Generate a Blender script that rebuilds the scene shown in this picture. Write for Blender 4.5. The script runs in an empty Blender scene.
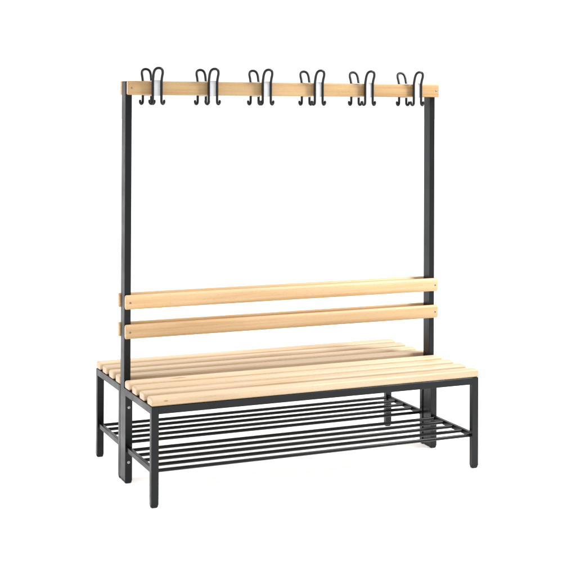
import bpy, bmesh, math, random
from mathutils import Vector, Matrix
random.seed(7)
sc = bpy.context.scene
col = sc.collection

# ------------------------------------------------------------ dimensions (metres)
L, H = 1.4624, 1.65
LW = 0.030                      # leg width along the bench
LD = 0.0245                     # leg depth
PX0, PX1 = 0.0010, 0.0290       # upright, along the bench
QX0, QX1 = 1.4360, 1.4617
PD = 0.0547                     # upright depth
COL = 0.0525                    # half depth of the bolted column
D = 0.4068                      # outer face of the bench legs
ZB = 0.3886                     # top of the steel frame
ZR = 0.0285                     # rail height
ST = 0.0325                     # seat slat thickness
SLW = 0.0625                     # seat slat width
BACKTOPS = (0.7697, 0.6485)
BH, BT = 0.0592, 0.0245         # backrest board
TH, TT = 0.0572, 0.0245         # hook board
ZK = 0.139                      # shoe rack height
ORIGIN = Vector((L / 2, 0, 0))

# ------------------------------------------------------------ materials
def nn(nt, kind, **kw):
    n = nt.nodes.new(kind)
    for k, v in kw.items():
        setattr(n, k, v)
    return n

def new_mat(name):
    m = bpy.data.materials.new(name)
    m.use_nodes = True
    nt = m.node_tree
    return m, nt, nt.nodes['Principled BSDF']

def wood(name, light, mid, dark, knots=(), rough=0.42):
    m, nt, b = new_mat(name)
    lk = nt.links.new
    tc = nn(nt, 'ShaderNodeTexCoord')
    oi = nn(nt, 'ShaderNodeObjectInfo')
    off = nn(nt, 'ShaderNodeVectorMath', operation='SCALE')
    off.inputs[0].default_value = (13.7, 7.3, 9.1)
    lk(oi.outputs['Random'], off.inputs['Scale'])
    pos = nn(nt, 'ShaderNodeVectorMath', operation='ADD')
    lk(tc.outputs['Object'], pos.inputs[0]); lk(off.outputs[0], pos.inputs[1])

    def noise(scale, detail=4, rough_=0.55, dist=0.0):
        mp = nn(nt, 'ShaderNodeMapping'); mp.inputs['Scale'].default_value = scale
        lk(pos.outputs[0], mp.inputs['Vector'])
        n = nn(nt, 'ShaderNodeTexNoise'); n.inputs['Scale'].default_value = 1.0
        n.inputs['Detail'].default_value = detail; n.inputs['Roughness'].default_value = rough_
        n.inputs['Distortion'].default_value = dist
        lk(mp.outputs[0], n.inputs['Vector'])
        return n
    broad = noise((1.3, 22, 22), 3, .5, .6)
    grain = noise((3.0, 170, 170), 4, .6, .2)
    tone = noise((2.2, 6, 6), 2, .5)
    # beech flecks: short dark dashes along the grain
    mp = nn(nt, 'ShaderNodeMapping'); mp.inputs['Scale'].default_value = (55, 330, 330)
    lk(pos.outputs[0], mp.inputs['Vector'])
    fl = nn(nt, 'ShaderNodeTexVoronoi'); fl.inputs['Scale'].default_value = 1.0
    lk(mp.outputs[0], fl.inputs['Vector'])
    flr = nn(nt, 'ShaderNodeMapRange'); flr.inputs['From Min'].default_value = .10
    flr.inputs['From Max'].default_value = .34; flr.inputs['To Min'].default_value = .30; flr.inputs['To Max'].default_value = 0
    lk(fl.outputs['Distance'], flr.inputs['Value'])

    a = nn(nt, 'ShaderNodeMath', operation='MULTIPLY_ADD'); a.inputs[1].default_value = .55
    lk(broad.outputs['Fac'], a.inputs[0])
    g = nn(nt, 'ShaderNodeMath', operation='MULTIPLY'); g.inputs[1].default_value = .45
    lk(grain.outputs['Fac'], g.inputs[0]); lk(g.outputs[0], a.inputs[2])
    ramp = nn(nt, 'ShaderNodeValToRGB')
    cr = ramp.color_ramp
    cr.elements[0].position = .36; cr.elements[0].color = (*dark, 1)
    cr.elements[1].position = .66; cr.elements[1].color = (*light, 1)
    e = cr.elements.new(.5); e.color = (*mid, 1)
    lk(a.outputs[0], ramp.inputs['Fac'])
    hsv = nn(nt, 'ShaderNodeHueSaturation')
    lk(ramp.outputs[0], hsv.inputs['Color'])
    vr = nn(nt, 'ShaderNodeMapRange'); vr.inputs['To Min'].default_value = .88; vr.inputs['To Max'].default_value = 1.07
    lk(oi.outputs['Random'], vr.inputs['Value'])
    tv = nn(nt, 'ShaderNodeMapRange'); tv.inputs['From Min'].default_value = .3; tv.inputs['From Max'].default_value = .7
    tv.inputs['To Min'].default_value = .94; tv.inputs['To Max'].default_value = 1.05
    lk(tone.outputs['Fac'], tv.inputs['Value'])
    mv = nn(nt, 'ShaderNodeMath', operation='MULTIPLY')
    lk(vr.outputs[0], mv.inputs[0]); lk(tv.outputs[0], mv.inputs[1]); lk(mv.outputs[0], hsv.inputs['Value'])
    mixf = nn(nt, 'ShaderNodeMix', data_type='RGBA'); mixf.inputs['B'].default_value = (*[c * .55 for c in dark], 1)
    lk(flr.outputs[0], mixf.inputs['Factor']); lk(hsv.outputs[0], mixf.inputs['A'])
    out = mixf.outputs['Result']
    for (kx, ky, kz, r, s) in knots:
        mk = nn(nt, 'ShaderNodeMapping'); mk.vector_type = 'POINT'
        mk.inputs['Location'].default_value = (-kx * s, -ky, -kz); mk.inputs['Scale'].default_value = (s, 1, 1)
        lk(tc.outputs['Object'], mk.inputs['Vector'])
        le = nn(nt, 'ShaderNodeVectorMath', operation='LENGTH'); lk(mk.outputs[0], le.inputs[0])
        kr = nn(nt, 'ShaderNodeMapRange', interpolation_type='SMOOTHSTEP')
        kr.inputs['From Min'].default_value = r * .25; kr.inputs['From Max'].default_value = r
        kr.inputs['To Min'].default_value = .85; kr.inputs['To Max'].default_value = 0
        lk(le.outputs['Value'], kr.inputs['Value'])
        mx = nn(nt, 'ShaderNodeMix', data_type='RGBA'); mx.inputs['B'].default_value = (.30, .15, .055, 1)
        lk(kr.outputs[0], mx.inputs['Factor']); lk(out, mx.inputs['A'])
        out = mx.outputs['Result']
    # end grain is paler and a little pink
    geo = nn(nt, 'ShaderNodeNewGeometry'); sx = nn(nt, 'ShaderNodeSeparateXYZ')
    lk(geo.outputs['Normal'], sx.inputs[0])
    ab = nn(nt, 'ShaderNodeMath', operation='ABSOLUTE'); lk(sx.outputs['X'], ab.inputs[0])
    er = nn(nt, 'ShaderNodeMapRange'); er.inputs['From Min'].default_value = .75; er.inputs['From Max'].default_value = .97
    er.inputs['To Max'].default_value = .8
    lk(ab.outputs[0], er.inputs['Value'])
    mpe = nn(nt, 'ShaderNodeMapping'); mpe.inputs['Scale'].default_value = (90, 300, 140); lk(pos.outputs[0], mpe.inputs['Vector'])
    ne = nn(nt, 'ShaderNodeTexNoise'); ne.inputs['Scale'].default_value = 1; lk(mpe.outputs[0], ne.inputs['Vector'])
    re_ = nn(nt, 'ShaderNodeValToRGB'); re_.color_ramp.elements[0].color = (.50, .34, .21, 1); re_.color_ramp.elements[1].color = (.70, .53, .37, 1)
    re_.color_ramp.elements[0].position = .3; re_.color_ramp.elements[1].position = .7
    lk(ne.outputs['Fac'], re_.inputs['Fac'])
    me = nn(nt, 'ShaderNodeMix', data_type='RGBA'); lk(er.outputs[0], me.inputs['Factor']); lk(out, me.inputs['A']); lk(re_.outputs[0], me.inputs['B'])
    lk(me.outputs['Result'], b.inputs['Base Color'])
    b.inputs['Roughness'].default_value = rough
    b.inputs['Specular IOR Level'].default_value = .42
    rr = nn(nt, 'ShaderNodeMapRange'); rr.inputs['To Min'].default_value = rough - .06; rr.inputs['To Max'].default_value = rough + .1
    lk(grain.outputs['Fac'], rr.inputs['Value']); lk(rr.outputs[0], b.inputs['Roughness'])
    bp = nn(nt, 'ShaderNodeBump'); bp.inputs['Strength'].default_value = .10; bp.inputs['Distance'].default_value = .0006
    lk(grain.outputs['Fac'], bp.inputs['Height']); lk(bp.outputs[0], b.inputs['Normal'])
    return m

def plain(name, color, rough, spec=.5, metallic=0., noise_scale=900, bump=.12, var=.12, dist=.0003):
    m, nt, b = new_mat(name)
    lk = nt.links.new
    tc = nn(nt, 'ShaderNodeTexCoord')
    n = nn(nt, 'ShaderNodeTexNoise'); n.inputs['Scale'].default_value = noise_scale; n.inputs['Detail'].default_value = 2
    lk(tc.outputs['Object'], n.inputs['Vector'])
    n2 = nn(nt, 'ShaderNodeTexNoise'); n2.inputs['Scale'].default_value = 9; n2.inputs['Detail'].default_value = 5
    lk(tc.outputs['Object'], n2.inputs['Vector'])
    r = nn(nt, 'ShaderNodeValToRGB')
    r.color_ramp.elements[0].position = .3; r.color_ramp.elements[1].position = .7
    r.color_ramp.elements[0].color = (*[c * (1 - var) for c in color], 1)
    r.color_ramp.elements[1].color = (*[min(.95, c * (1 + var)) for c in color], 1)
    lk(n2.outputs['Fac'], r.inputs['Fac']); lk(r.outputs[0], b.inputs['Base Color'])
    rr = nn(nt, 'ShaderNodeMapRange'); rr.inputs['From Min'].default_value = .3; rr.inputs['From Max'].default_value = .7
    rr.inputs['To Min'].default_value = rough - .09; rr.inputs['To Max'].default_value = rough + .12
    lk(n2.outputs['Fac'], rr.inputs['Value']); lk(rr.outputs[0], b.inputs['Roughness'])
    b.inputs['Specular IOR Level'].default_value = spec; b.inputs['Metallic'].default_value = metallic
    bp = nn(nt, 'ShaderNodeBump'); bp.inputs['Strength'].default_value = bump; bp.inputs['Distance'].default_value = dist
    lk(n.outputs['Fac'], bp.inputs['Height']); lk(bp.outputs[0], b.inputs['Normal'])
    return m

SEAT = ((.655, .505, .35), (.605, .45, .292), (.50, .34, .195))
BACK = ((.68, .475, .27), (.64, .425, .22), (.56, .345, .165))
RAIL = ((.50, .335, .17), (.46, .295, .135), (.39, .228, .095))
M_seat = wood('seat_beech', *SEAT)
M_seat_a = wood('seat_beech_knot_inner', *SEAT, knots=[(-.516, -.010, ST / 2, .012, .25), (-.50, -.012, ST / 2, .006, .2)])
M_seat_b = wood('seat_beech_knot_front', *SEAT, knots=[(-.675, -SLW / 2, .004, .0042, .3)])
M_back = wood('backrest_beech', *BACK)
M_rail = wood('hook_board_beech', *RAIL)
M_steel = plain('anthracite_powder_coat', (.0030, .0042, .0056), .32, spec=.26)
M_black = plain('black_plastic', (.005, .0053, .0056), .48, spec=.26)
M_wire = plain('black_hook_wire', (.005, .0054, .006), .36, spec=.3, bump=.05)
M_plate = plain('white_plastic', (.50, .51, .53), .45, bump=.03, var=.02)
M_zinc = plain('zinc_screw', (.42, .42, .42), .42, metallic=1.)
M_screw = plain('dark_zinc_screw', (.22, .21, .19), .5, metallic=1.)
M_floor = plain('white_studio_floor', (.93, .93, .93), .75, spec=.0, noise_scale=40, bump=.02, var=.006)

# glow added to the floor material so the shadows wash out to white
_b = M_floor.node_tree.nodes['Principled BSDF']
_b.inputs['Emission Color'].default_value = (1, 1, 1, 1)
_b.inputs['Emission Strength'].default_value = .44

# ------------------------------------------------------------ builders
def mesh_obj(name, bm, mat, parent, centre, smooth=True):
    me = bpy.data.meshes.new(name)
    bmesh.ops.recalc_face_normals(bm, faces=bm.faces)
    bm.to_mesh(me); bm.free()
    if smooth:
        for p in me.polygons:
            p.use_smooth = True
        me.set_sharp_from_angle(angle=math.radians(38))
    me.materials.append(mat)
    o = bpy.data.objects.new(name, me)
    col.objects.link(o)
    if smooth:
        wn = o.modifiers.new('weighted_normals', 'WEIGHTED_NORMAL')
        wn.keep_sharp = True; wn.weight = 100
    place(o, parent, centre)
    return o

WORLD = {}
def place(o, parent, centre):
    centre = Vector(centre)
    o.parent = parent
    base = WORLD.get(parent.name, Vector()) if parent else Vector()
    o.location = centre - base
    WORLD[o.name] = centre.copy()

def again(src, centre, rotz=0.0, mat=None):
    """another copy of a part, with copies of its sub-parts"""
    o = src.copy(); col.objects.link(o)
    place(o, src.parent, centre)
    o.rotation_euler = (0, 0, rotz)
    if mat is not None:
        o.data = src.data.copy(); o.data.materials.clear(); o.data.materials.append(mat)
    for ch in list(src.children):
        c = ch.copy(); col.objects.link(c); c.parent = o
    return o

def add_box(bm, lo, hi, r=0.0, seg=2, edges=None):
    lo, hi = Vector(lo), Vector(hi)
    res = bmesh.ops.create_cube(bm, size=1.0)
    vs = res['verts']
    for v in vs:
        v.co = Vector(((lo[i] + hi[i]) / 2 + v.co[i] * (hi[i] - lo[i])) for i in range(3))
    if r > 0:
        es = list({e for v in vs for e in v.link_edges})
        if edges:
            es = [e for e in es if edges(e)]
        bmesh.ops.bevel(bm, geom=es, offset=r, segments=seg, affect='EDGES', profile=.5)
    return vs

def add_tube(bm, pts, r, seg=10, ball=True):
    """a round bar swept through pts with rotation-minimising frames"""
    pts = [Vector(p) for p in pts]
    n = len(pts)
    tang = []
    for i in range(n):
        t = (pts[min(i + 1, n - 1)] - pts[max(i - 1, 0)]).normalized()
        tang.append(t)
    up = Vector((0, 1, 0)) if abs(tang[0].y) < .9 else Vector((1, 0, 0))
    u = (up - tang[0] * up.dot(tang[0])).normalized()
    rings = []
    def ring(c, t, u, rad):
        w = t.cross(u)
        return [bm.verts.new(c + (u * math.cos(2 * math.pi * k / seg) + w * math.sin(2 * math.pi * k / seg)) * rad) for k in range(seg)]
    if ball:
        for a in (75, 50, 25):
            a = math.radians(a)
            rings.append(ring(pts[0] - tang[0] * r * math.sin(a), tang[0], u, r * math.cos(a)))
    for i in range(n):
        u = (u - tang[i] * u.dot(tang[i])).normalized()
        rings.append(ring(pts[i], tang[i], u, r))
    if ball:
        for a in (25, 50, 75):
            a = math.radians(a)
            rings.append(ring(pts[-1] + tang[-1] * r * math.sin(a), tang[-1], u, r * math.cos(a)))
    for a, b in zip(rings, rings[1:]):
        for k in range(seg):
            bm.faces.new((a[k], a[(k + 1) % seg], b[(k + 1) % seg], b[k]))
    bm.faces.new(rings[0][::-1]); bm.faces.new(rings[-1])

def board(name, mat, parent, centre, sx, sy, sz, r_long, r_end, seg=4, crown=1.0):
    """a timber board: rounded long edges, eased ends"""
    bm = bmesh.new()
    def ring(x, inset):
        hy, hz, rad = sy / 2 - inset, sz / 2 - inset, max(r_long - inset, .0008)
        rz = rad * crown
        pts = []
        for cy, cz, a0 in ((hy - rad, hz - rz, 0), (-hy + rad, hz - rz, 90), (-hy + rad, -hz + rz, 180), (hy - rad, -hz + rz, 270)):
            for k in range(seg + 1):
                a = math.radians(a0 + 90 * k / seg)
                pts.append(bm.verts.new((x, cy + rad * math.cos(a), cz + rz * math.sin(a))))
        return pts
    rings = []
    for sgn in (-1, 1):
        part = []
        for k in range(6):
            a = math.radians(90 * k / 5)
            part.append(ring(sgn * (sx / 2 - r_end * (1 - math.sin(a))), r_end * (1 - math.cos(a))))
        rings += part
    order = sorted(rings, key=lambda q: q[0].co.x)
    n = len(order[0])
    for p, q in zip(order, order[1:]):
        for k in range(n):
            bm.faces.new((p[k], p[(k + 1) % n], q[(k + 1) % n], q[k]))
    bm.faces.new(order[0][::-1]); bm.faces.new(order[-1])
    return mesh_obj(name, bm, mat, parent, centre)

def screw_mesh(r, h, hexa=False):
    """a domed screw head with a cross recess, facing -y"""
    bm = bmesh.new()
    seg = 20
    prof = [(r, 0), (r, -h * .35), (r * .82, -h * .75), (r * .45, -h), (r * .30, -h), (r * .26, -h * .45)]
    rings = [[bm.verts.new((rr * math.cos(2 * math.pi * k / seg), y, rr * math.sin(2 * math.pi * k / seg))) for k in range(seg)] for rr, y in prof]
    for a, b in zip(rings, rings[1:]):
        for k in range(seg):
            bm.faces.new((a[k], a[(k + 1) % seg], b[(k + 1) % seg], b[k]))
    bm.faces.new(rings[-1])
    bm.faces.new(rings[0][::-1])
    return bm

# ------------------------------------------------------------ setting
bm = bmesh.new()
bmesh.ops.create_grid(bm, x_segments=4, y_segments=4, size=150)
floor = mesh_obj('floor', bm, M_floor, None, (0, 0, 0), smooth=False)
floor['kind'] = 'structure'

# ------------------------------------------------------------ the bench
bench = bpy.data.objects.new('cloakroom_bench', None)
col.objects.link(bench)
bench.empty_display_size = .2
place(bench, None, ORIGIN)
bench['label'] = 'double-sided wooden slatted cloakroom bench on dark steel legs, coat hooks above, shoe racks below'
bench['category'] = 'bench'

# legs: each a steel tube with a rounded plastic foot
def leg_box():
    bm = bmesh.new()
    add_box(bm, (-LW / 2, -LD / 2, .012), (LW / 2, LD / 2, ZB), .0012, 2,
            edges=lambda e: abs(e.verts[0].co.z - e.verts[1].co.z) > .1)
    return bm
def foot_bm(sx, sy):
    bm = bmesh.new()
    k = .0004
    vs = add_box(bm, (-sx / 2 - k, -sy / 2 - k, 0.0), (sx / 2 + k, sy / 2 + k, .0125))
    for v in bm.verts:
        if v.co.z < .001:
            v.co.x *= .90; v.co.y *= .88
    es = [e for e in bm.edges if e.verts[0].co.z < .012 or e.verts[1].co.z < .012]
    bmesh.ops.bevel(bm, geom=es, offset=.0062, segments=3, affect='EDGES', profile=.5)
    return bm

yo = D - LD / 2              # centre of outer legs
yi = COL - LD / 2            # centre of inner legs
leg0 = mesh_obj('leg', leg_box(), M_steel, bench, (LW / 2, -yo, 0))
foot0 = mesh_obj('foot_cap', foot_bm(LW, LD), M_black, leg0, (LW / 2, -yo, 0))
for x in (LW / 2, L - LW / 2):
    for s in (-1, 1):
        if not (x < .1 and s < 0):
            again(leg0, (x, s * yo, 0))
# inner legs carry the bolts that clamp the uprights
leg1 = again(leg0, (LW / 2, -yi, 0))
for z in (.312, .088):
    mesh_obj('bolt', screw_mesh(.0062, .0045), M_zinc, leg1, (LW / 2 - .0005, -yi - LD / 2 - .0002, z))
again(leg1, (L - LW / 2, -yi, 0))
again(leg1, (LW / 2, yi, 0), math.pi)
again(leg1, (L - LW / 2, yi, 0), math.pi)

# seat frames
for s in (-1, 1):
    bm = bmesh.new()
    g = .0
    e = .0007
    lo, hi = ZB - ZR, ZB
    def yb(a, b):
        a, b = s * a, s * b
        return (min(a, b), max(a, b))
    ya, yb_ = yb(D - LD, D)
    add_box(bm, (LW + g - L / 2, ya, lo), (L - LW - g - L / 2, yb_, hi), e, 1, edges=lambda e_: abs(e_.verts[0].co.x - e_.verts[1].co.x) > .2)
    ya, yb_ = yb(COL - LD, COL)
    add_box(bm, (LW + g - L / 2, ya, lo), (L - LW - g - L / 2, yb_, hi), e, 1, edges=lambda e_: abs(e_.verts[0].co.x - e_.verts[1].co.x) > .2)
    ya, yb_ = yb(COL + g, D - LD - g)
    for x in (0, L - LW):
        add_box(bm, (x - L / 2, ya, lo), (x + LW - L / 2, yb_, hi), e, 1, edges=lambda e_: abs(e_.verts[0].co.y - e_.verts[1].co.y) > .2)
    mesh_obj('seat_frame', bm, M_steel, bench, ORIGIN)

# uprights with a plastic cap at each end
def upright(x0, x1):
    cx = (x0 + x1) / 2
    w = x1 - x0
    bm = bmesh.new()
    add_box(bm, (-w / 2, -PD / 2, .012), (w / 2, PD / 2, H - .0045), .0022, 2,
            edges=lambda e: abs(e.verts[0].co.z - e.verts[1].co.z) > .1)
    u = mesh_obj('upright', bm, M_steel, bench, (cx, 0, 0))
    mesh_obj('foot_cap', foot_bm(w, PD), M_black, u, (cx, 0, 0))
    bm = bmesh.new()
    add_box(bm, (-w / 2 + .001, -PD / 2 + .001, -.0014), (w / 2 - .001, PD / 2 - .001, .002), .0012, 2)
    mesh_obj('end_cap', bm, M_black, u, (cx, 0, H - .0030))
    return u
upright(PX0, PX1)
upright(QX0, QX1)

# seat slats
seat0 = .037
pitch = (D - seat0 - SLW) / 3
sx0, sx1 = .0003, 1.4654
slat_c = lambda k: seat0 + SLW / 2 + k * pitch
slat0 = board('seat_slat', M_seat, bench, ((sx0 + sx1) / 2, -slat_c(1), ZB + ST / 2 + .0004), sx1 - sx0, SLW, ST, .0100, .0075, 6)
for k in (0, 2, 3):
    again(slat0, ((sx0 + sx1) / 2, -slat_c(k), ZB + ST / 2 + .0004), 0, {0: M_seat_a, 3: M_seat_b}.get(k))
for k in range(4):
    again(slat0, ((sx0 + sx1) / 2, slat_c(k), ZB + ST / 2 + .0004), math.pi)

# backrest boards
bx0, bx1 = .0006, 1.4690
bc = (bx0 + bx1) / 2
b0 = None
for zt in BACKTOPS:
    for s in (-1, 1):
        c = (bc - (.0065 if s > 0 else 0), s * (PD / 2 + BT / 2 + .0003), zt - BH / 2)
        if b0 is None:
            b0 = board('backrest_board', M_back, bench, c, bx1 - bx0, BT, BH, .0116, .005, 9, 1.75)
            for x in ((PX0 + PX1) / 2 + .004, (QX0 + QX1) / 2 + .004):
                mesh_obj('screw', screw_mesh(.0040, .0018), M_screw, b0, (x, c[1] - BT / 2 - .0002, c[2] - .001))
        else:
            again(b0, c, 0 if s < 0 else math.pi)

# hook boards
tx0, tx1 = .0041, 1.4704
tcx = (tx0 + tx1) / 2
HB = (tcx, -(PD / 2 + TT / 2 + .0003), H - TH / 2)
hb0 = board('hook_board', M_rail, bench, HB, tx1 - tx0, TT, TH, .0055, .006, 4)
for x in ((PX0 + PX1) / 2 + .006, (QX0 + QX1) / 2 + .006):
    mesh_obj('screw', screw_mesh(.0040, .0018), M_screw, hb0, (x, HB[1] - TT / 2 - .0002, H - TH / 2))
again(hb0, (HB[0] - .004, -HB[1], HB[2]), math.pi)

# coat hooks: one bent wire with two curled ends, clamped over a white plate
HW, HV = .0187, .0172         # half leg spacing, stand-off of the wire from the board
yf = PD / 2 + TT + .0003      # board face
WR = .0053
def spline(pts, n=7):
    out = []
    P = [Vector(p) for p in pts]
    for i in range(len(P) - 1):
        a, b, c, d = P[max(i - 1, 0)], P[i], P[i + 1], P[min(i + 2, len(P) - 1)]
        for k in range(n):
            t = k / n
            out.append(.5 * ((2 * b) + (c - a) * t + (2 * a - 5 * b + 4 * c - d) * t * t + (3 * b - a - 3 * c + d) * t ** 3))
    out.append(P[-1])
    return out
zc = H - TH / 2
half = [  # (sideways, outwards, up) from the tip of one curl to the crown of the loop
    (HW + .0130, HV - .0030, 1.5685 - zc), (HW + .0118, HV - .0024, 1.5610 - zc), (HW + .0068, HV - .001, 1.5562 - zc),
    (HW + .0016, HV, 1.5598 - zc), (HW, HV, 1.5690 - zc), (HW, HV, 1.600 - zc), (HW, HV, 1.638 - zc), (HW, HV + .001, 1.652 - zc),
    (HW + .0002, HV + .0060, 1.667 - zc), (HW + .0006, HV + .0130, 1.682 - zc), (HW - .0022, HV + .0182, 1.6945 - zc), (HW * .52, HV + .0206, 1.7014 - zc)]
crown = [(0, HV + .0212, 1.7036 - zc)]
path = half + crown + [(-a, b, c) for a, b, c in reversed(half)]
bm = bmesh.new()
add_tube(bm, spline([(a, -b, c) for a, b, c in path]), WR, 12)
hx0, hdx = .105 + HW, .2448
hook0 = mesh_obj('coat_hook', bm, M_wire, bench, (hx0, -yf, zc))
bm = bmesh.new()
add_box(bm, (-HW + .0028, -.0150, 1.5895 - zc), (HW - .0028, -.0003, 1.6540 - zc), .0022, 3)
mesh_obj('mounting_plate', bm, M_plate, hook0, (hx0, -yf, zc))
for k in range(6):
    if k:
        again(hook0, (hx0 + k * hdx, -yf, zc))
    again(hook0, (hx0 + k * hdx, yf, zc), math.pi)

# shoe racks: five round bars between two flat end bars
RR = .0070
ry = [-(.0652 + k * (.3868 - .0652) / 4) for k in range(5)]
rack_c = (L / 2, -D / 2, ZK)
bm = bmesh.new()
EW = .016
add_box(bm, (-EW / 2, -(D - LD - COL) / 2 + .0003, -.0105), (EW / 2, (D - LD - COL) / 2 - .0003, .0105), .0018, 2)
ebx, eby = LW / 2, -(D - LD + COL) / 2
def rack(s):
    r = bpy.data.objects.new('shoe_rack', None); col.objects.link(r)
    place(r, bench, (L / 2, s * D / 2, ZK))
    return r
rk = rack(-1)
eb = mesh_obj('end_bar', bm, M_steel, rk, (ebx, eby, ZK))
again(eb, (L - ebx, eby, ZK))
def rod_bm(x0, x1):
    b = bmesh.new(); add_tube(b, [(x0 - L / 2, 0, 0), (0, 0, 0), (x1 - L / 2, 0, 0)], RR, 14, ball=False); return b
rod0 = mesh_obj('rack_bar', rod_bm(ebx + EW / 2, L - ebx - EW / 2), M_steel, rk, (L / 2, ry[0], ZK))
for y in ry[1:4]:
    again(rod0, (L / 2, y, ZK))
rod4 = mesh_obj('rack_bar', rod_bm(LW + .0002, L - LW - .0002), M_steel, rk, (L / 2, ry[4], ZK))
rk2 = rk.copy(); col.objects.link(rk2)
rk2.location = (0, D / 2, ZK); rk2.rotation_euler = (0, 0, math.pi)
for ch in list(rk.children):
    c = ch.copy(); col.objects.link(c); c.parent = rk2

# ------------------------------------------------------------ light
w = bpy.data.worlds.new('World'); sc.world = w; w.use_nodes = True
nt = w.node_tree; lk = nt.links.new
bg = nt.nodes['Background']
tc = nn(nt, 'ShaderNodeTexCoord'); sep = nn(nt, 'ShaderNodeSeparateXYZ'); lk(tc.outputs['Generated'], sep.inputs[0])
fr = nn(nt, 'ShaderNodeMapRange', interpolation_type='SMOOTHSTEP')      # the dim side of the studio, towards -y
fr.inputs['From Min'].default_value = -.05; fr.inputs['From Max'].default_value = -.75
fr.inputs['To Min'].default_value = 1.12; fr.inputs['To Max'].default_value = .44
lk(sep.outputs['Y'], fr.inputs['Value'])
ze = nn(nt, 'ShaderNodeMapRange', interpolation_type='SMOOTHSTEP')      # extra brightness added overhead, to keep the floor white
ze.inputs['From Min'].default_value = .45; ze.inputs['From Max'].default_value = .95; ze.inputs['To Max'].default_value = .45
lk(sep.outputs['Z'], ze.inputs['Value'])
ad = nn(nt, 'ShaderNodeMath', operation='ADD'); lk(fr.outputs[0], ad.inputs[0]); lk(ze.outputs[0], ad.inputs[1])
sl = nn(nt, 'ShaderNodeMapRange', interpolation_type='SMOOTHSTEP')      # extra brightness added on the left, to lighten the end faces
sl.inputs['From Min'].default_value = -.15; sl.inputs['From Max'].default_value = -.85; sl.inputs['To Max'].default_value = .55
lk(sep.outputs['X'], sl.inputs['Value'])
ad2 = nn(nt, 'ShaderNodeMath', operation='ADD'); lk(ad.outputs[0], ad2.inputs[0]); lk(sl.outputs[0], ad2.inputs[1])
lk(ad2.outputs[0], bg.inputs['Strength']); bg.inputs['Color'].default_value = (1, 1, 1, 1)

def area(name, loc, target, size, power, color=(1, 1, 1)):
    l = bpy.data.lights.new(name, 'AREA'); l.shape = 'DISK'; l.size = size; l.energy = power; l.color = color
    o = bpy.data.objects.new(name, l); col.objects.link(o); o.location = loc
    o.rotation_euler = (Vector(target) - Vector(loc)).to_track_quat('-Z', 'Y').to_euler()
    return o
area('studio_key_lamp', (2.75, -1.3, 3.05), (.75, 0, .45), .75, 122, (1, .985, .96))

# ------------------------------------------------------------ camera
cd = bpy.data.cameras.new('camera'); cam = bpy.data.objects.new('camera', cd); col.objects.link(cam)
yaw, pit, rol = [math.radians(a) for a in (-23.4698, .412, .2332)]
fw = Vector((-math.sin(yaw) * math.cos(pit), math.cos(yaw) * math.cos(pit), math.sin(pit)))
rt = Vector((math.cos(yaw), math.sin(yaw), 0)); up = rt.cross(fw)
rt2 = math.cos(rol) * rt + math.sin(rol) * up; up2 = -math.sin(rol) * rt + math.cos(rol) * up
m = Matrix((rt2, up2, -fw)).transposed().to_4x4(); m.translation = (-1.5034, -5.1724, 1.5452)
cam.matrix_world = m
cd.sensor_width = 36; cd.lens = 1291.86 / 576 * 36
cd.shift_y = -190.25 / 576
cd.clip_end = 1000
sc.camera = cam
sc.view_settings.view_transform = 'Standard'; sc.view_settings.look = 'None'
sc.view_settings.exposure = 0; sc.view_settings.gamma = 1
